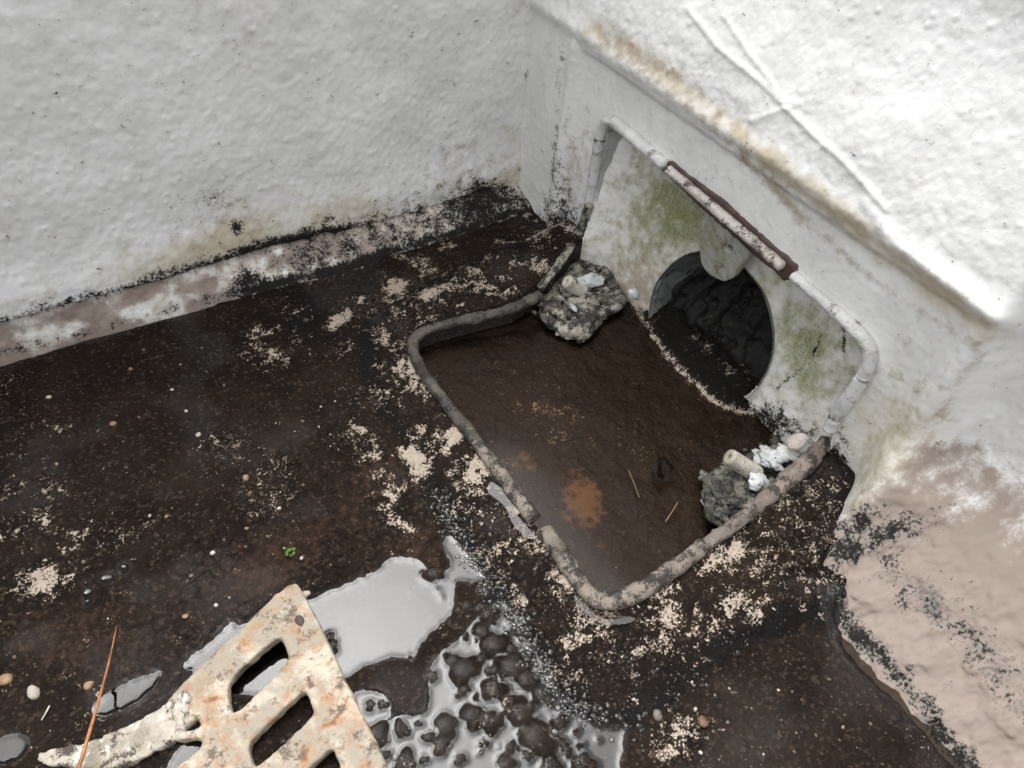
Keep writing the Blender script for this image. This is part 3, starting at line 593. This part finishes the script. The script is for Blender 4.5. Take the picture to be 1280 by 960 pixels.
# inside of the opening: tapered cheeks, soffit, back plate with the outlet
BX0, BX1 = .034, .046                                                     # back plate, top and bottom

by = np.linspace(-.36, .03, 300); bz = np.linspace(-.085, .15, 190); Yg, Z = np.meshgrid(by, bz, indexing='ij')
Xb = .016+.20*Z
oc = np.array([.016, -.163, -.003]); OR_ = .0715; OZ = .0715
px, py = proj(Xb, Yg, Z)
n1 = fbm(Yg, Z, .03, 81, 4)-.5; n2 = fbm(Yg, Z, .006, 82, 3)-.5
# left part folds towards the camera (tapered cheek), corner radius
Xb2 = Xb-.020*ss(-.030, .006, Yg)-.014*ss(-.300, -.326, Yg)-n1*.003-n2*.0012
ell = np.hypot((Yg-oc[1])/OR_, (Z-oc[2])/OZ)
px, py = proj(Xb2, Yg, Z)
ny = fbm(Yg, Z, .02, 83, 4)
grn = blobs(px, py, [(840, 260, 50, 46, 20, 1.0), (860, 290, 30, 24, 0, .95), (815, 300, 34, 34, 0, .6), (850, 230, 30, 16, 30, .6), (1010, 435, 30, 40, 20, .85), (1015, 470, 24, 34, 10, .8), (990, 420, 24, 50, 0, .6), (960, 350, 30, 40, 0, .45), (1050, 470, 40, 30, 0, .4), (905, 300, 40, 40, 0, .5)])*(.45+.9*ny)
blk = blobs(px, py, [(930, 520, 40, 20, 20, .95), (965, 530, 30, 24, 20, .9), (1000, 545, 24, 14, 0, .62), (830, 440, 16, 50, -35, .62), (865, 490, 30, 24, 0, .8), (800, 395, 20, 16, 0, .5), (1018, 440, 2.2, 26, 20, .75), (990, 470, 3, 30, 50, .6), (1055, 425, 3, 18, 0, .75)])
brn = blobs(px, py, [(800, 360, 30, 40, 0, .5), (840, 430, 40, 40, 0, .6), (900, 510, 50, 16, 30, .8)])
keep = ~(ell[:-1, :-1] < 1) & (sdpoly(Yg, Z, OPN)[:-1, :-1] > -.004)
o = add('back_plate', grid_np('back_plate', Xb2, Yg, Z, keep, {'ma': (np.clip(blk, 0, 1), 0*Z, np.clip(grn*1.1+.22, 0, 1)), 'mb': (.5+0*Z, np.clip(brn+.42, 0, 1), 0*Z)}, flip=True), M_wall, 'algae stained plate behind the opening')
# reveal: strip from the opening's edge back to the plate
OW = np.array(smoothpts([(0.0, a, b) for a, b in OPN], 1, True)); OW = resample(np.vstack([OW, OW[:1]]), .003)
ctr = np.array([0, -.155, .05]); rows = []
for k in range(9):
    t = k/8; Q = OW.copy(); Q[:, 0] = .004+t*np.clip(.018+.2*OW[:, 2], .004, .05); Q[:, 1:] = ctr[1:]+(OW[:, 1:]-ctr[1:])*(1-.055*t)
    Q[:, 1:] += ((fbm(Q[:, 1]*1+t*.02, Q[:, 2], .012, 85, 3)-.5)*.0035)[:, None]; rows.append(Q)
G = np.array(rows)
add('reveal', grid_np('reveal', G[..., 0], G[..., 1], G[..., 2]), M_inner)
# outlet: sheath ring then pipe going back, half full of black gunk
a = np.linspace(0, 2*math.pi, 73); d_ = np.array([-.004, .004, .010, .025, .05, .09]); sc = np.array([1.02, 1.0, .985, .97, .95, .9])
A, Dp = np.meshgrid(a, d_); Sc = np.repeat(sc[:, None], len(a), 1)
wv = 1+.02*(fbm(np.cos(A)*.05+Dp, np.sin(A)*.05, .02, 86, 3)-.5)*2
PX_ = oc[0]+Dp+.2*OR_*Sc*np.sin(A); PY_ = oc[1]+OR_*Sc*wv*np.cos(A)-.10*np.clip(Dp, 0, 1); PZ_ = oc[2]+OZ*Sc*wv*np.sin(A)-.25*np.clip(Dp, 0, 1)
add('outlet_pipe', grid_np('outlet_pipe', PX_, PY_, PZ_), M_pipe, 'dark outlet pipe leading into the wall')
A2, R2 = np.meshgrid(np.linspace(0, 2*math.pi, 97), np.linspace(0, 1, 40)); YY = R2*np.cos(A2); ZZ = R2*np.sin(A2)
gn = fbm(YY*.06, ZZ*.06, .014, 87, 5, .6)-.5
add('drain_gunk', grid_np('drain_gunk', oc[0]+.008+.045*ss(-.5, .7, ZZ)+gn*.026, oc[1]+.069*YY-.004, oc[2]+.069*ZZ-.004), M_gunk, 'glossy black sediment filling the outlet')
# hanging lug with its screw hole
fr = plane_frame(ux((880, 285), .010), ux((940, 320), .010), ux((900, 350), .016))
lug = smoothpts([(884, 262), (879, 290), (875, 318), (880, 336), (893, 347), (906, 351), (918, 343), (926, 328), (940, 312), (956, 312), (915, 275), (895, 258)], 2, True)
hol = smoothpts([(907, 306), (912, 304), (917, 309), (916, 316), (910, 316), (907, 311)], 2, True)
me = slab('hanging_lug', [on_frame(p, fr) for p in lug], [[on_frame(p, fr) for p in hol]], (fr[0]-fr[3]*.004, fr[1], fr[2], fr[3]), .009, .0016, .0011, .0009, .008, 21)
M_hl = cast_material('lug paint', (.38, .385, .35), (.31, .31, .255), (.14, .11, .08), .35, rust=(.20, .13, .09), rust_amt=.1, green_amt=.25)
lg = add('hanging_lug', me, M_hl, 'grey hanging lug with a small dark screw hole')
# left fixing lug with its stud
def lugslab(poly, z, thick, mat, seed, lab, amp=.0040):
    o = patch('fixing_lug', poly, z, thick, mat, None, amp, .011, seed, bev=.006); at_parent(o, drain); o['label'] = lab; return o
ll = lugslab([(676, 384), (700, 352), (722, 322), (738, 306), (752, 322), (778, 366), (772, 380), (748, 388), (728, 418), (700, 404)], -.028, .011, M_lug, 31, 'crusted fixing lug at the left of the sump')
def crust(poly, z, n, r0, r1, mat, seed, lab):
    g = np.random.default_rng(seed); P = np.array(poly, float); lo, hi = P.min(0), P.max(0); bm = bmesh.new(); k = 0
    while k < n*2:
        q = g.uniform(lo-12, hi+12); ins = sdpoly(np.array([q[0]]), np.array([q[1]]), [tuple(t) for t in P])[0]
        if ins < (3 if k < n else -12): continue
        rr = g.uniform(r0, r1) if k < n else g.uniform(.0012, .004); me = lump_mesh('t', uz(q, z if k < n or ins > 3 else z-.012), rr, seed+k, 3, .75, rr*.55, (g.uniform(.7, 1.6), g.uniform(.7, 1.6), g.uniform(.3, .7))); bm.from_mesh(me); bpy.data.meshes.remove(me); k += 1
    me = bpy.data.meshes.new('crust'); bm.to_mesh(me); bm.free(); me.polygons.foreach_set('use_smooth', np.ones(len(me.polygons), bool)); me = roughen(remesh(me, .0008), .0016, .0035, seed)
    o = link('crust', me, mat); at_parent(o, drain); o['label'] = lab; return o
crust([(676, 384), (700, 352), (722, 322), (738, 306), (752, 322), (778, 366), (772, 380), (748, 388), (728, 418), (700, 404)], -.026, 70, .002, .0065, M_lug, 70, 'lumpy grey tan crust on the left lug')
crust([(884, 598), (912, 582), (945, 570), (985, 556), (1005, 572), (985, 605), (945, 632), (905, 652), (892, 636)], -.023, 55, .002, .0055, M_lugd, 90, 'lumpy black crust on the right lug')
def stud(base, tip, r, parent, lab, slot=True):
    base, tip = np.array(base), np.array(tip); ax = tip-base; L = np.linalg.norm(ax); ax /= L
    u = np.cross(ax, [0, 0, 1.]); u /= np.linalg.norm(u); w = np.cross(ax, u); ns, nl = 20, 44; V = []
    for i in range(nl):
        t = i/(nl-1)
        for j in range(ns):
            b = 2*math.pi*j/ns; rr = r*(1+.035*math.sin(2*math.pi*(t*11+j/ns)))*(1 if t < .96 else .93)
            V.append(base+ax*L*t+rr*(math.cos(b)*u+math.sin(b)*w))
    F = [(i*ns+j, i*ns+(j+1) % ns, (i+1)*ns+(j+1) % ns, (i+1)*ns+j) for i in range(nl-1) for j in range(ns)]
    k0 = len(V); last = (nl-1)*ns
    for q, (rr, dd) in enumerate(((.62, .0004), (.34, .0003), (.26, -.004))):
        for j in range(ns):
            b = 2*math.pi*j/ns; V.append(tip+ax*dd+r*rr*(math.cos(b)*u*(1 if q < 1 else .55)+math.sin(b)*w))
        s0 = last if q == 0 else k0+(q-1)*ns
        F += [(s0+j, s0+(j+1) % ns, k0+q*ns+(j+1) % ns, k0+q*ns+j) for j in range(ns)]
    F.append(tuple(k0+2*ns+j for j in range(ns)))
    o = link('stud', mesh_py('stud', V, F), M_stud); at_parent(o, drain); o['label'] = lab; return o
stud(uz((728, 364), -.026), uz((708, 352), -.011), .0072, drain, 'tan threaded stud on the left lug')
o = link('lime_crust', lump_mesh('lime_crust', uz((738, 351), -.019), .0095, 4, 4, .7, .006, (1.2, .9, .45)), M_white); at_parent(o, drain); o['label'] = 'white lime crust on the left lug'
o = link('lime_crust', lump_mesh('lime_crust', uz((792, 368), -.012), .006, 6, 3, .6, .006, (1, 1, .8)), M_white); at_parent(o, drain)
o = link('lime_crust', lump_mesh('lime_crust', uz((716, 384), -.020), .005, 8, 3, .6, .006, (.6, 1.2, .5)), M_white); at_parent(o, drain)
# right fixing lug
lugslab([(884, 598), (912, 582), (945, 570), (985, 556), (1005, 572), (985, 605), (945, 632), (905, 652), (892, 636)], -.025, .011, M_lugd, 32, 'black crusted fixing lug at the right of the sump')
stud(uz((946, 593), -.021), uz((911, 571), -.004), .0072, drain, 'pale threaded stud poking up from the right lug')
for i, (p, z, r, s) in enumerate((((962, 572), -.013, .0115, 3), ((988, 567), -.008, .0078, 9), ((948, 602), -.015, .0075, 14))):
    o = link('lime_crust', lump_mesh('lime_crust', uz(p, z), r, s, 4, .75, .006, (1, 1.2, .45)), M_white if i != 1 else M_rim_white); at_parent(o, drain)
o = link('bolt_head', lump_mesh('bolt_head', uz((997, 552), .004), .008, 11, 3, .25, .006, (1.3, .9, .7)), M_rim_rust); at_parent(o, drain)

# ------------------------------------------------------------------ the lifted-off grate in the foreground
G0 = uz((366, 728), -.014); G1 = uz((215, 890), -.026); G2 = uz((482, 960), -.014)
fr = plane_frame(G0, G1, G2)
out = [(366, 728), (374, 738), (402, 792), (429, 852), (471, 938), (520, 1045), (556, 1125), (470, 1190), (380, 1240), (300, 1160), (262, 1080), (250, 1010), (226, 990), (204, 985), (214, 966), (236, 950), (254, 933), (256, 922), (243, 919), (222, 922), (196, 916), (188, 905), (205, 884), (232, 853), (262, 823), (310, 780), (350, 740)]
holes = [
 [(350, 790), (356, 800), (365, 822), (360, 830), (310, 882), (290, 896), (284, 888), (281, 860), (286, 846), (320, 815)],
 [(381, 858), (386, 866), (397, 890), (390, 899), (350, 938), (330, 955), (313, 963), (307, 940), (308, 926), (345, 890)],
 [(416, 929), (420, 936), (430, 958), (424, 968), (385, 1010), (352, 1034), (342, 1024), (338, 998), (345, 988), (385, 956)],
 [(452, 1006), (466, 1038), (458, 1048), (400, 1105), (384, 1108), (374, 1082), (378, 1070)],
 [(247, 891), (252, 899), (255, 907), (249, 913), (228, 917), (220, 913), (236, 899)],
 [(268, 975), (290, 968), (298, 985), (318, 1035), (310, 1045), (285, 1050), (272, 1010)]]
def rnd(L): return [on_frame(p, fr) for p in smoothpts(L, 2, True)]
def rnd1(L): return [on_frame(p, fr) for p in smoothpts(L, 1, True)]
grate = empty('drain_grate', tuple(uz((330, 930), -.03)), 'rusty off white cast drain grate lying loose in the puddle', 'drain grate')
me = slab('grate_plate', rnd1(out), [rnd(h) for h in holes], (fr[0]-fr[3]*.0045, fr[1], fr[2], fr[3]), .009, .0016, .0011, .0009, .007, 41)
o = link('grate_plate', me, M_grate); at_parent(o, grate)
lp = [(238, 860), (206, 884), (160, 911), (112, 930), (66, 940), (44, 946), (60, 955), (96, 956), (120, 962), (150, 953), (176, 948), (196, 934), (212, 926), (232, 908)]
fr2 = plane_frame(uz((206, 884), -.025), uz((60, 955), -.031), uz((232, 908), -.026))
me = slab('lip', [on_frame(p, fr2) for p in smoothpts(lp, 1, True)], [], (fr2[0]-fr2[3]*.003, fr2[1], fr2[2], fr2[3]), .008, .0018, .0011, .0022, .008, 44)
o = link('lip', me, M_lip); at_parent(o, grate); o['label'] = 'lime crusted lip dipping into the water'
O, U, Vv, N = fr; c = unp((375, 775), N, N@O)+N*.0002
o = link('rust_spot', lump_mesh('rust_spot', c, .0034, 5, 3, .3, .004, (.8, 1.3, .3)), M_rustgap); at_parent(o, grate)
c = unp((380, 741), N, N@O)-N*.003
o = link('scale_flake', lump_mesh('scale_flake', c, .0036, 15, 3, .5, .004, (1, .7, .5)), M_lip); at_parent(o, grate)

# ------------------------------------------------------------------ froth: bubbles too small and many to count
def ground_z(P, lo=-1, hi=1): return None
Zi = {}
def zat(x, y):
    i = min(max(np.searchsorted(FGX, x), 0), len(FGX)-1); j = min(max(np.searchsorted(FGY, y), 0), len(FGY)-1); return FZ[i, j]
FGX = lines(-.66, .075, .00095, -2.6, .075); FGY = lines(-.60, .175, .00095, -2.4, .175); FZ = Zf
parts = []
def froth(path, n, wid, side, r0, r1, z=None):
    P = resample([np.r_[p, 0] for p in path], 2.0)
    for _ in range(n):
        k = rng.integers(1, len(P)-1); t = P[k+1]-P[k-1]; t /= np.linalg.norm(t)+1e-9; off = abs(rng.normal())*wid*side if side else rng.normal()*wid
        q = P[k, :2]+np.array([-t[1], t[0]])*off; w = uz(q, ZW+.002) if z is None else uz(q, z)
        zz = max(zat(w[0], w[1]), ZW)-.0002
        parts.append(dome_vf((w[0], w[1], zz), r0*.55+(r1*.85-r0*.55)*rng.uniform()**3.4, rng.uniform(.3, .8), 9, 4))
EDGE = [(536, 612), (556, 655), (590, 705), (615, 740), (650, 795), (672, 835), (692, 868), (720, 893), (760, 903)]
froth(EDGE, 1500, 12, -1, .0008, .0034); froth(EDGE, 300, 7, 1, .0008, .0032)
froth([(508, 558), (536, 612), (560, 660)], 60, 8, 0, .0008, .0024)
froth([(760, 903), (800, 900), (820, 900)], 50, 12, 0, .001, .0035)
froth([(1022, 742), (1062, 784), (1098, 820), (1126, 848), (1160, 886), (1190, 930), (1212, 958)], 800, 13, -1, .0007, .0028)
froth([(980, 720), (1010, 745), (1000, 770)], 60, 16, 0, .0007, .0022)
froth([(0, 445), (120, 415), (250, 382), (330, 355), (420, 340)], 400, 5, 0, .0007, .002); froth([(500, 306), (560, 295), (620, 275)], 70, 9, 0, .0007, .0022)
froth([(700, 740), (740, 800), (770, 850), (820, 860), (860, 830)], 420, 34, 0, .0007, .0022)
froth([(840, 870), (870, 850), (930, 790)], 45, 16, 0, .001, .0035)
froth([(640, 640), (690, 720), (735, 765)], 220, 12, 0, .0007, .002)
for (cx, cy, rp) in WBLOB:
    for k in range(int(rng.integers(4, 13))):
        a_ = rng.uniform(0, 6.28); rr = rng.uniform(.2, .95)*rp; w = uz((cx+math.cos(a_)*rr, cy+math.sin(a_)*rr), ZW); parts.append(dome_vf((w[0], w[1], ZW), rng.uniform(.08, .30)*max(rp, 5)*.00055, rng.uniform(.4, .9), 10, 5))
V, F = join(parts); fo = link('froth', mesh_py('froth', V, F), M_bub); tag(fo, 'fine clear froth along the water edges', 'froth', kind='stuff')

# ------------------------------------------------------------------ bubbles that can be picked out
bub = None
def bubble(pxy, rpx, label, group, h=.55, z=None):
    w = uz(pxy, ZW+.001) if z is None else uz(pxy, z); r = rpx*np.linalg.norm(w-CAM)/FPX
    global bub
    if bub is None: V, F = dome_vf((0, 0, 0), 1, 1, 24, 9); bub = mesh_py('bubble', V, F); bub.materials.append(M_big)
    o = bpy.data.objects.new('bubble', bub); C.objects.link(o); zz = w[2]-.001 if z is not None else max(ZW, min(zat(w[0], w[1]), ZW+.003))-.0005
    o.location = (w[0], w[1], zz); o.scale = (r, r, r*h); o.rotation_euler = (0, 0, rng.uniform(0, 6)); tag(o, label, 'bubble', group); return o
for (cx, cy, r) in WBLOB:
    if (cx, cy) == (414, 808): lab, g = 'larger of two dark bubbles beside the right edge of the grate', None
    elif (cx, cy) == (411, 797): lab, g = 'smaller of two dark bubbles beside the right edge of the grate', None
    elif (cx, cy) == (515, 825): lab, g = 'small lone bubble on the lower shore of the bright puddle', None
    elif r < 6.5: continue
    else: lab, g = 'clear bubble among the cluster on the puddle below the drain apron', 'bubbles clustered on the puddle'
    bubble((cx, cy), r*.9, lab, g, .26)
for p, r, lab in (((845, 882), 7, 'oval clear bubble right of the apron tip, nearest the wall side'), ((836, 872), 6, 'clear bubble on the dark mud right of the apron tip'), ((852, 895), 5, 'lowest small bubble right of the apron tip'), ((985, 809), 6, 'lone bubble on the dark mud below the mortar patch'), ((1148, 884), 5, 'small bubble beside the bright waterline of the right wall')):
    bubble(p, r, lab, None, .7)
for p, r, lab in (((829, 576), 7, 'largest bubble floating on the sump water'), ((833, 586), 4, 'small bubble touching the largest one on the sump'), ((815, 662), 6, 'bubble near the front rim inside the sump')):
    bubble(p, r, lab, None, .7, ZS+.001)

# film of water lying on the flange beside the rim
for i, (poly, lab) in enumerate((([(612, 600), (622, 606), (636, 618), (643, 640), (656, 655), (668, 668), (664, 676), (650, 664), (640, 655), (632, 634), (620, 622), (608, 616)], 'thin bright puddle on the flange left of the rim gap'), ([(716, 742), (728, 756), (748, 768), (772, 774), (792, 770), (796, 776), (772, 782), (744, 776), (722, 760)], 'thin bright puddle under the near corner of the rim'))):
    o = puddle(poly, -.0022, i); tag(o, lab, kind='structure')
for poly in ([(672, 391), (688, 397), (706, 408), (727, 417), (724, 421), (704, 415), (686, 404), (671, 396)],):
    P = smoothpts(poly, 2, True); W3 = np.array([uz(p, ZS+.002) for p in P]); n = len(P); V = np.vstack([W3, W3.mean(0)])
    tag(link('puddle', mesh_py('puddle', V, [(k, (k+1) % n, n) for k in range(n)]), M_film), 'bright sliver of water along the foot of the left lug', kind='structure')

# ------------------------------------------------------------------ small loose things
pebm = []
for k in range(6):
    me = lump_mesh('pebble', (0, 0, 0), 1, 50+k, 2, .35, .9, (1, .75, .55)); pebm.append(me)
def pebble(p, rpx, mat, label, group=None):
    w = uz(p, ZW+.003); r = rpx*np.linalg.norm(w-CAM)/FPX; me = pebm[rng.integers(6)].copy(); me.materials.clear(); me.materials.append(M_peb[mat])
    o = bpy.data.objects.new('pebble', me); C.objects.link(o); o.location = (w[0], w[1], zat(w[0], w[1])+r*.2); o.scale = (r,)*3; o.rotation_euler = (rng.uniform(-.3, .3), rng.uniform(-.3, .3), rng.uniform(0, 6)); tag(o, label, 'pebble', group)
for p, r, m, lab in (((6, 849), 8, 0, 'tan pebble at the left, farthest from the grate'), ((42, 865), 8, 1, 'pale oval pebble in the mud left of the needle'), ((111, 857), 6, 0, 'small tan pebble just left of the orange needle'), ((307, 596), 5, 0, 'orange tan pebble on the mud above the green sprout'), ((232, 771), 4, 0, 'orange pebble on the mud above the bright puddle shore'), ((248, 543), 3.5, 1, 'white pebble on the mud beneath the left wall'), ((141, 530), 4, 0, 'ochre grain on the mud at far left'), ((349, 635), 3, 1, 'tiny pale grain on the mud below the orange tan pebble'), ((266, 692), 3.5, 1, 'white grain on the mud left of the green sprout'), ((270, 757), 3, 1, 'white grain on the mud above the grate'), ((879, 902), 8, 3, 'flat brown pebble in the mud near the right wall'), ((822, 895), 7, 2, 'flat dark pebble near the lower edge of the drain apron')):
    pebble(p, r, m, lab)
for k in range(110):
    p = (rng.uniform(0, 560), rng.uniform(430, 830)) if k < 80 else (rng.uniform(850, 1130), rng.uniform(800, 955))
    a_ = np.array([p[0]], float), np.array([p[1]], float)
    if max(sdpoly(a_[0], a_[1], P)[0] for P in WPOLY) > -10 or p[1] < yon(p[0], WL)+14 or p[0] > 430+(p[1]-430)*.45 and k < 80: continue
    if k >= 80 and p[0] > 1010+(p[1]-800)*.9: continue
    pebble(p, rng.choice([1.2, 1.5, 1.8, 2.3, 2.8]), int(rng.choice([0, 1, 2, 2, 3, 3])), 'tiny grit grain scattered over the dark mud', 'grit scattered on the mud')
# dry needle leaning out of the mud
p3 = [uz((146, 782), ZW+.003), uz((136, 830), ZW+.010), uz((118, 895), ZW+.018), uz((100, 955), ZW+.020), uz((92, 985), ZW+.018)]
V, F = tube(smoothpts(p3, 2), .00095, 8, .1, .01, 3, 1, taper=[.35, .7, 1, 1.2, 1.2]); tag(link('pine_needle', mesh_py('pine_needle', V, F), M_needle), 'long orange dry needle lying across the mud left of the grate', 'needle')
def strand(name, pts, z, r, mat, lab, cat, zs=None):
    P = [uz(p, z) for p in pts]; V, F = tube(smoothpts(P, 2), r, 6, .1, .01, 5, 1, step=.001); tag(link(name, mesh_py(name, V, F), mat), lab, cat)
strand('twig', [(786, 588), (793, 605), (799, 622)], ZS+.0012, .0006, M_peb[3], 'dark fine twig floating in the middle of the sump', 'twig')
strand('fibre', [(832, 652), (840, 640), (847, 628)], ZS+.0012, .0004, M_peb[0], 'pale curved fibre floating beside the front sump bubble', 'fibre')
strand('rootlet', [(52, 900), (58, 890), (62, 882)], ZW+.004, .0006, M_peb[1], 'short pale rootlet in the mud at lower left', 'rootlet')
P = [(876, 624), (884, 621), (889, 618), (886, 628), (888, 642), (884, 640), (880, 630)]; W3 = [uz(p, ZS+.006) for p in P]; n = len(P)
Vc = W3+[w-np.array([0, 0, .002]) for w in W3]; Fc = [tuple(range(n)), tuple(range(2*n-1, n-1, -1))]+[(k, k+n, (k+1) % n+n, (k+1) % n) for k in range(n)]
tag(link('plastic_chip', mesh_py('plastic_chip', Vc, Fc, False), M_chip), 'white forked chip below the pale stud in the sump', 'chip')
# sprout
sp = []
for k in range(9):
    a_ = k*2.4; c0 = uz((362+rng.normal()*3.5, 690+rng.normal()*3), ZW+.005); L = .0028; d0 = np.array([math.cos(a_), math.sin(a_), .5])*L; sdv = np.array([-math.sin(a_), math.cos(a_), 0])*L*.4
    sp.append(([c0, c0+d0*.5+sdv, c0+d0, c0+d0*.5-sdv], [(0, 1, 2, 3)]))
V, F = join(sp); tag(link('sprout', mesh_py('sprout', V, F), M_green), 'tiny green sprout on the dark mud', 'sprout')
# husk stuck on the right wall
w0, w1 = ux((947, 20), XW-.006), ux((939, 40), XW-.006); V, F = tube(smoothpts([w0, w0+(w1-w0)*.4, w1], 1), .0022, 8, .2, .003, 4, .7, step=.001, taper=[.5, 1.2, .9, .25]); tag(link('seed_husk', mesh_py('seed_husk', V, F), M_husk), 'small dark husk stuck on the white wall', 'husk')
